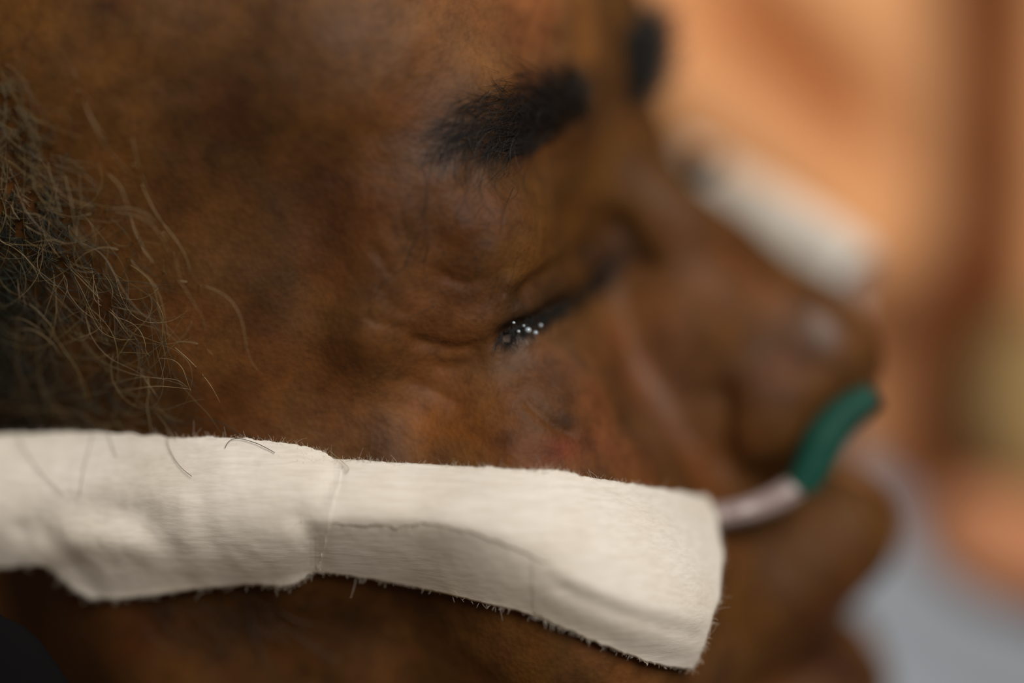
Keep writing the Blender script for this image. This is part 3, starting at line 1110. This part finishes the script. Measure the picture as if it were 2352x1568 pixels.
# eyebrows: band in the photograph, thick and dark towards the nose
bt = catmull([(965, 345), (1000, 292), (1060, 235), (1150, 190), (1250, 165), (1345, 190)], 60)
bb = catmull([(985, 380), (1020, 352), (1090, 335), (1180, 352), (1260, 335), (1358, 262)], 60)
hp, hr, ht = [], [], []
for k in range(2300):
    u = hg.random() ** 0.55
    v = hg.random()
    if hg.random() > (0.10 + 0.90 * np.clip((u - 0.2) * 1.5, 0, 1)) * (0.18 + 0.82 * np.clip(v * 1.7, 0, 1)):
        continue
    i = int(u * 59)
    p = bt[i] * (1 - v) + bb[i] * v + hg.normal(size=2) * 6
    tang = bt[max(i - 3, 0)] - bt[min(i + 3, 59)]
    a = math.atan2(tang[1], tang[0]) + hg.normal() * 0.45 + (0.9 * (u - 0.75) / 0.25 if u > 0.75 else 0)
    c = np.array(curl(p[0], p[1], a, hg.uniform(45, 115), 0.12))
    c = catmull(c, 9)
    kk = np.linspace(0, 1, 9)
    hp.append(on_skin(c, 0.1 + hg.uniform(0.3, 1.8) * np.sin(kk * 2.0)))
    hr.append(0.04 * np.interp(kk, [0, 0.5, 1], [1, 0.9, 0.3]))
    ht.append(np.array((0.014, 0.012, 0.011)) * hg.uniform(0.6, 2.2) if hg.random() > 0.03 else np.array((0.08, 0.07, 0.06)))


def mirrored(paths):
    out = []
    for P in paths:
        q = w2loc(P)
        q[:, 1] *= -1
        out.append(loc2w(q))
    return out


brow = hair_object('eyebrow', hp, hr, ht, hmat, head)


def front_skin(n, U):
    """forward coordinate of the skin at a lateral / vertical position (local mm)"""
    a, b = np.full(n.shape, -40.0), np.full(n.shape, 45.0)
    for _ in range(18):
        m = 0.5 * (a + b)
        ins = head_sdf(np.stack([m, n, U], -1).astype(np.float32)) < 0
        a, b = np.where(ins, m, a), np.where(ins, b, m)
    return a


fp, fr, ft = mirrored(hp), list(hr), list(ht)
n_, u_ = hg.uniform(1, 20, 700), hg.uniform(5, 17, 700)
f_ = front_skin(n_, u_)
for n0, u0, f0 in zip(n_, u_, f_):
    kk = np.linspace(0, 1, 7)[:, None]
    dr = np.array((hg.uniform(4, 8.5), hg.uniform(0, 4), hg.uniform(-2.5, 2)))
    fp.append(loc2w(np.array((f0 - 0.3, n0, u0)) + dr * kk + np.array((-1.6, 1.5, 0.6)) * kk * kk))
    fr.append(0.10 * np.linspace(1, 0.5, 7))
    ft.append(np.array((0.012, 0.012, 0.010)))
hair_object('eyebrow', fp, fr, ft, hmat, head)
# sparse long hairs hanging from the outer brow over the lid
hp, hr, ht = [], [], []
TR2 = [[(970, 380), (985, 440), (965, 500), (920, 480), (910, 520), (925, 560), (960, 590)], [(1000, 350), (985, 420), (978, 500), (985, 560), (975, 600)],
       [(1060, 330), (1075, 400), (1065, 470), (1040, 500)], [(950, 560), (930, 610), (880, 650), (862, 680)], [(985, 560), (975, 620), (990, 660), (1020, 670)],
       [(1120, 370), (1105, 430), (1120, 480)], [(1180, 430), (1160, 480), (1150, 540)], [(860, 650), (850, 700), (870, 740)], [(960, 420), (930, 470), (940, 540)],
       [(1000, 700), (960, 720), (900, 745)], [(1010, 470), (1030, 500), (1080, 505), (1110, 470)]]
for L in TR2:
    c = catmull(L, 18)
    hp.append(on_skin(c, 0.3 + 0.5 * np.sin(np.linspace(0, 3, 18))))
    hr.append(np.full(18, 0.036))
    ht.append(np.array((0.016, 0.018, 0.016)))
for k in range(45):
    c = catmull(curl(hg.uniform(930, 1200), hg.uniform(330, 640), math.radians(hg.normal(95, 40)), hg.uniform(40, 120), 0.35), 12)
    hp.append(on_skin(c, 0.25 + 0.4 * np.sin(np.linspace(0, 3, 12))))
    hr.append(np.full(12, 0.022))
    ht.append(np.array((0.02, 0.018, 0.016)))
hair_object('stray_hair', hp, hr, ht, hmat, head)
hp, hr, ht = [], [], []
for k in range(60):                                   # stubble on the jaw below the tape
    c = catmull(curl(hg.uniform(330, 700), hg.uniform(1340, 1440), math.radians(hg.normal(50, 30)), hg.uniform(60, 190), 0.15), 12)
    hp.append(on_skin(c, 0.25 + 0.8 * np.sin(np.linspace(0, 2, 12))))
    hr.append(np.full(12, 0.04))
    ht.append(np.array((0.03, 0.022, 0.016)) * hg.uniform(0.6, 3.0))
hair_object('whisker', hp, hr, ht, hmat, head)
# eyelashes of the closed lids
ll = catmull([(1150, 768), (1180, 748), (1235, 720), (1295, 690), (1350, 652), (1400, 616)], 50)
hp, hr, ht = [], [], []
for k in range(330):
    i = hg.integers(0, 50)
    p = ll[i] + hg.normal(size=2) * (5, 4) + (0, 3)
    a = math.radians(hg.normal(68, 22))
    c = catmull(curl(p[0], p[1], a, hg.uniform(18, 58), 0.12), 8)
    kk = np.linspace(0, 1, 8)
    hp.append(on_skin(c, 0.3 + 1.4 * kk))
    hr.append(0.06 * np.interp(kk, [0, 0.5, 1], [1, 0.8, 0.25]))
    ht.append(np.array((0.010, 0.011, 0.010)))
hair_object('eyelashes', hp, hr, ht, hmat, head)
fp, fr, ft = mirrored(hp), list(hr), list(ht)
n_ = hg.uniform(16, 36, 320)
f_ = front_skin(n_, np.full(320, -14.0))
for n0, f0 in zip(n_, f_):
    kk = np.linspace(0, 1, 7)[:, None]
    dr = np.array((hg.uniform(5, 9.5), hg.uniform(-2, 2), hg.uniform(-3, 1)))
    fp.append(loc2w(np.array((f0 - 0.3, n0, -14.0)) + dr * kk + np.array((0, 0, 1.5)) * kk * kk))
    fr.append(0.16 * np.linspace(1, 0.4, 7))
    ft.append(np.array((0.010, 0.011, 0.010)))
hair_object('eyelashes', fp, fr, ft, hmat, head)

# tears at the outer corner of the eye
tm, nt, b = new_mat('tear')
nz = noise_node(nt, 200, 2)
rp = ramp(nt, nz.outputs[0], [(0.4, (0.22, 0.28, 0.32)), (0.6, (0.32, 0.38, 0.42))])  # pale blue base colour imitates the glints on the drops
nt.links.new(rp.outputs[0], b.inputs['Base Color'])
b.inputs['Roughness'].default_value = 0.04
b.inputs['Specular IOR Level'].default_value = 1.0
b.inputs['Coat Weight'].default_value = 1.0
for x, y, r in ((1213, 758, 0.55), (1230, 764, 0.42), (1242, 747, 0.34), (1166, 774, 0.40), (1191, 761, 0.30), (1180, 741, 0.28), (1203, 748, 0.25)):
    c = on_skin(np.array((x, y), float), 1.6)
    a = np.linspace(0, 2 * math.pi, 16, endpoint=False)
    e = np.linspace(-math.pi / 2, math.pi / 2, 10)
    V = np.array([(math.cos(f) * math.cos(g), math.cos(f) * math.sin(g), math.sin(f) * 0.9) for f in e for g in a]) * r + c
    o = obj_from('tear_drop', V, grid_faces(10, 16, True), tm)
    o.parent = head
